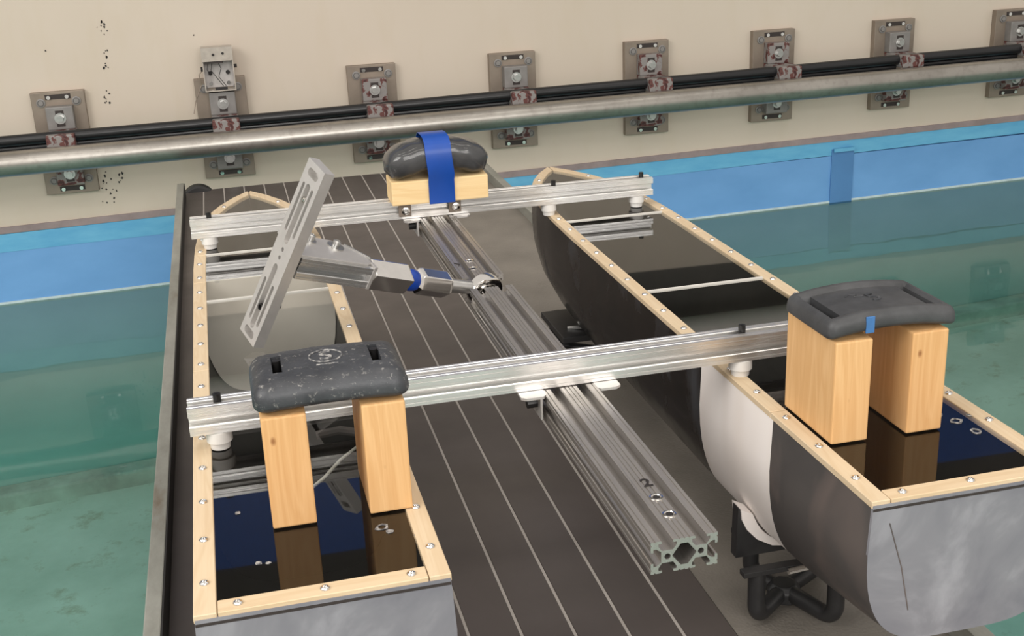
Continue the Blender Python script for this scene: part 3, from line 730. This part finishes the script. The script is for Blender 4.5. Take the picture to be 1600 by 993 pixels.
# ------------------------------------------------------------ lead weights
def grid_weight(x0, x1, y0, y1, th, arch, corner, edge, slots, topf, nx=44, ny=30, lump=0):
    """closed slab: plan is a rounded rectangle; the top is a height field with slots, bent over an arch"""
    def axis(a, b, n, cuts):
        vals = [a+(b-a)*(.5-.5*math.cos(PI*i/n)) * 1.0 for i in range(n+1)]
        for c in cuts: vals += [c-.0004, c+.0004]
        vals = sorted(vals); out = [vals[0]]
        for v in vals[1:]:
            if v-out[-1] > .0003: out.append(v)
        out[-1] = b; return out
    xs = axis(x0, x1, nx, [s[0] for s in slots]+[s[1] for s in slots]); ys = axis(y0, y1, ny, [s[2] for s in slots]+[s[3] for s in slots])
    cxm, cym, hx, hy = (x0+x1)/2, (y0+y1)/2, (x1-x0)/2, (y1-y0)/2
    top, bot = [], []
    for y in ys:
        for x in xs:
            px, py = x, y
            # pull the corners in
            u, v = (x-cxm), (y-cym); ax, ay = abs(u)-(hx-corner), abs(v)-(hy-corner)
            if ax > 0 and ay > 0:
                L = math.hypot(ax, ay); mx = max(ax, ay); f = mx/L
                px = cxm+math.copysign(hx-corner+ax*f, u); py = cym+math.copysign(hy-corner+ay*f, v)
                dist = corner-mx
            else: dist = min(hx-abs(u), hy-abs(v))
            q = min(1, max(0, dist)/edge); z = th*(.42+.58*math.sqrt(max(0, 1-(1-q)**2)))
            zb = th*.30*(1-math.sqrt(max(0, 1-(1-q)**2)))
            z += topf((px-cxm)/hx, (py-cym)/hy)*min(1, q)
            if lump: z += lump*(math.sin(px*310+py*120)*math.sin(py*270-px*90))
            for s in slots:
                if s[0] < x < s[1] and s[2] < y < s[3]: z = th*.12
            a = arch*(1-((px-cxm)/hx)**2)
            top.append((px, py, z+a)); bot.append((px, py, zb+a))
    m = MB(); nxx, nyy = len(xs), len(ys); N = nxx*nyy; m.v = top+bot
    for j in range(nyy-1):
        for i in range(nxx-1):
            a = j*nxx+i; m.f.append((a, a+1, a+nxx+1, a+nxx)); m.f.append((N+a, N+a+nxx, N+a+nxx+1, N+a+1))
    for i in range(nxx-1):
        m.f.append((i, N+i, N+i+1, i+1)); a = (nyy-1)*nxx+i; m.f.append((a, a+1, N+a+1, N+a))
    for j in range(nyy-1):
        a = j*nxx; m.f.append((a, a+nxx, N+a+nxx, N+a)); a = j*nxx+nxx-1; m.f.append((a, N+a, N+a+nxx, a+nxx))
    return m
# left, scuffed
t = empty('lead_weight', 'scuffed black lead weight with round emblem on the left hull posts', 'weight', (.1675, .207, .1345))
m = grid_weight(-.086, .086, -.058, .060, .036, .004, .018, .020, [(-.060, -.050, -.022, .030), (.050, .060, -.022, .030)],
                lambda u, v: -.004*v*v, lump=.0005)
b = m.build('weight_body', 'lead', t, smooth=True)
zt = .0405
for sx_ in (-.055, .055):
    m = MB(); m.cyl((sx_, .010, .008), (sx_, .010, .040), .0046, 12); m.build('threaded_stud', 'bolt_black', t, smooth=True)
m = MB()
for rr in (.0185,):
    m.tube([(rr*math.cos(2*PI*i/28), .006+rr*math.sin(2*PI*i/28), .0402) for i in range(28)], .0010, 6, closed=True)
m.tube([(-.012, -.018, .0392), (0, -.019, .0395), (.012, -.018, .0392)], .0012, 6)
m.build('emblem_ring', 'chalk', t, smooth=True)
me = text_mesh('S', .036, .0008); me.materials.append(M['chalk']); o = bpy.data.objects.new('emblem_letter', me); COL.objects.link(o); o.parent = t; o.location = (0, .006, .0402)
# right, framed rim
t = empty('lead_weight', 'dark lead weight with raised rim and blue tape scrap on the right hull posts', 'weight', (.8435, .2065, .1352))
def rim(u, v):
    a = 1 if (abs(u) > .86 or abs(v) > .72) else 0
    if abs(u) > .90 or abs(v) > .80: return 0
    return -.0055 if not a else -.0008
m = grid_weight(-.087, .087, -.062, .060, .024, .009, .012, .009, [(-.0715, -.0600, -.040, .040), (.0600, .0715, -.040, .040)], rim)
m.build('weight_body', 'lead_dark', t, smooth=True)
me = text_mesh('5', .034, .0008); me.materials.append(M['lead']); o = bpy.data.objects.new('cast_mark', me); COL.objects.link(o); o.parent = t; o.location = (.006, .000, .0282); o.rotation_euler[2] = .2
m = MB(); m.tube([(-.026, .014, .0268), (-.018, .020, .0272), (-.010, .016, .0276), (-.016, .009, .0276), (-.004, .008, .0278)], .0010, 6); m.build('cast_mark', 'lead', t, smooth=True)
MB().box(-.039, -.028, -.0628, -.0605, .007, .0275).build('tape_scrap', 'tape_faded', t, .0004)['label'] = 'scrap of blue tape'

# ------------------------------------------------------------ far block, weight and tape
m = MB(); m.box(-.1, .1, 0, .085, 0, .049); o = m.build('wooden_block', 'pine_x', None, .0025); o.location = (.5035, 1.302, .0629); o.rotation_euler[2] = -.02
tag(o, 'pale pine block lying on the farther crossbeam under the taped weight', 'wood block')
t = empty('lead_weight', 'arched lead weight in clear wrap, strapped down with blue tape on the far block', 'weight', (.504, 1.345, .112))
def bent(x0, x1, n, rad, name, mat, grow=0):
    # capsule bent over an arch: thick ends, waisted
    m = MB(); seg = 20; ring = []
    for i in range(n+1):
        u = -1+2*i/n; x = .107*u
        ends = max(0, 1-abs(u)**6)**.5
        zc = .040-.030*abs(u)**1.9
        hz = (.029+.004*abs(u))*ends+grow+.0003; hy = (.050)*max(0, 1-abs(u)**8)**.5+grow+.0003
        sl = -(.030*1.9*abs(u)**.9*math.copysign(1, u))/.107*.75
        for j in range(seg):
            a = 2*PI*j/seg; ca, sa = math.cos(a), math.sin(a); e = .62
            yy = hy*math.copysign(abs(ca)**e, ca); zz = hz*math.copysign(abs(sa)**e, sa)
            nrm = math.hypot(1, sl)
            m.v.append((x-zz*sl/nrm*.9, yy, zc+zz/nrm+.008+.0012*math.sin(x*190+yy*90)))
    for i in range(n):
        for j in range(seg): m.f.append((i*seg+j, i*seg+(j+1) % seg, (i+1)*seg+(j+1) % seg, (i+1)*seg+j))
    m.f += [tuple(range(seg))[::-1], tuple(range(n*seg, (n+1)*seg))]
    return m.build(name, mat, t, smooth=True)
bent(0, 0, 32, 1, 'weight_body', 'lead_dark'); bent(0, 0, 32, 1, 'plastic_wrap', 'wrap', .0012)
# tape band round the block and the weight
m = MB(); loopp = []
yf, yb, z0, z1 = 1.2985, 1.3915, .0615, .185
path = [(1.2985, z0), (1.2975, .108), (1.2905, .122), (1.2900, .165), (1.2960, .185), (1.312, .1955), (1.345, .1985), (1.378, .1960), (1.394, .186), (1.4005, .165), (1.400, .122), (1.3915, .108), (1.3915, z0)]
x0a, x1a = .479, .5325
for i, (y, z) in enumerate(path):
    dx = .000 if z < .15 else -.004
    y2, z2 = y, z
    for k2, (ox, oi) in enumerate(((x0a+dx, 0), (x1a+dx, 0), (x1a+dx, 1), (x0a+dx, 1))):
        cyy, czz = 1.345, .12; d = Vector((cyy-y, czz-z)).normalized()*.0009*oi; m.v.append((ox, y+d.x, z+d.y))
for i in range(len(path)-1):
    for j in range(4): m.f.append((i*4+j, i*4+(j+1) % 4, i*4+4+(j+1) % 4, i*4+4+j))
n4 = len(path)*4; m.f += [(3, 2, 1, 0), (n4-4, n4-3, n4-2, n4-1)]
o = m.build('tape_strap', 'blue_tape', None, smooth=True); tag(o, 'wide blue tape strapping the arched weight to the pine block', 'tape')
# small pen marks on the left hull's inner edging
m = MB(); q = .0004
for pts in ([(.244, 1.115, q), (.250, 1.127, q), (.244, 1.135, q)], [(.246, 1.085, q), (.251, 1.098, q)], [(.245, 1.04, q), (.252, 1.05, q), (.246, 1.056, q), (.254, 1.062, q)]):
    m.tube([(a-.13, b, c) for a, b, c in pts], .0007, 5)
m.build('pen_mark', 'ink', hl)

# dried glue spots on the clear decks
for par, spots in ((hr, ((.085, .125, .0075), (.080, .160, .0085), (.066, .185, .010), (.044, .170, .006), (.105, .170, .004))),
                   (hl, ((.075, .120, .008), (.082, .108, .005), (-.080, .205, .004), (-.062, .085, .004), (-.052, .082, .003), (.110, .09, .004)))):
    m = MB()
    for x, y, rr in spots:
        pts = [(x+rr*random.uniform(.75, 1.2)*math.cos(2*PI*i/9), y+rr*random.uniform(.75, 1.2)*math.sin(2*PI*i/9)) for i in range(9)]
        hol_ = [(x+rr*.55*math.cos(2*PI*i/9), y+rr*.55*math.sin(2*PI*i/9)) for i in range(9)]
        m.prism(pts, [hol_] if rr > .006 else [], -.0012, -.0008, 2)
    m.build('glue_spots', 'upper_grey' if False else 'chalk', par)['kind'] = 'stuff'
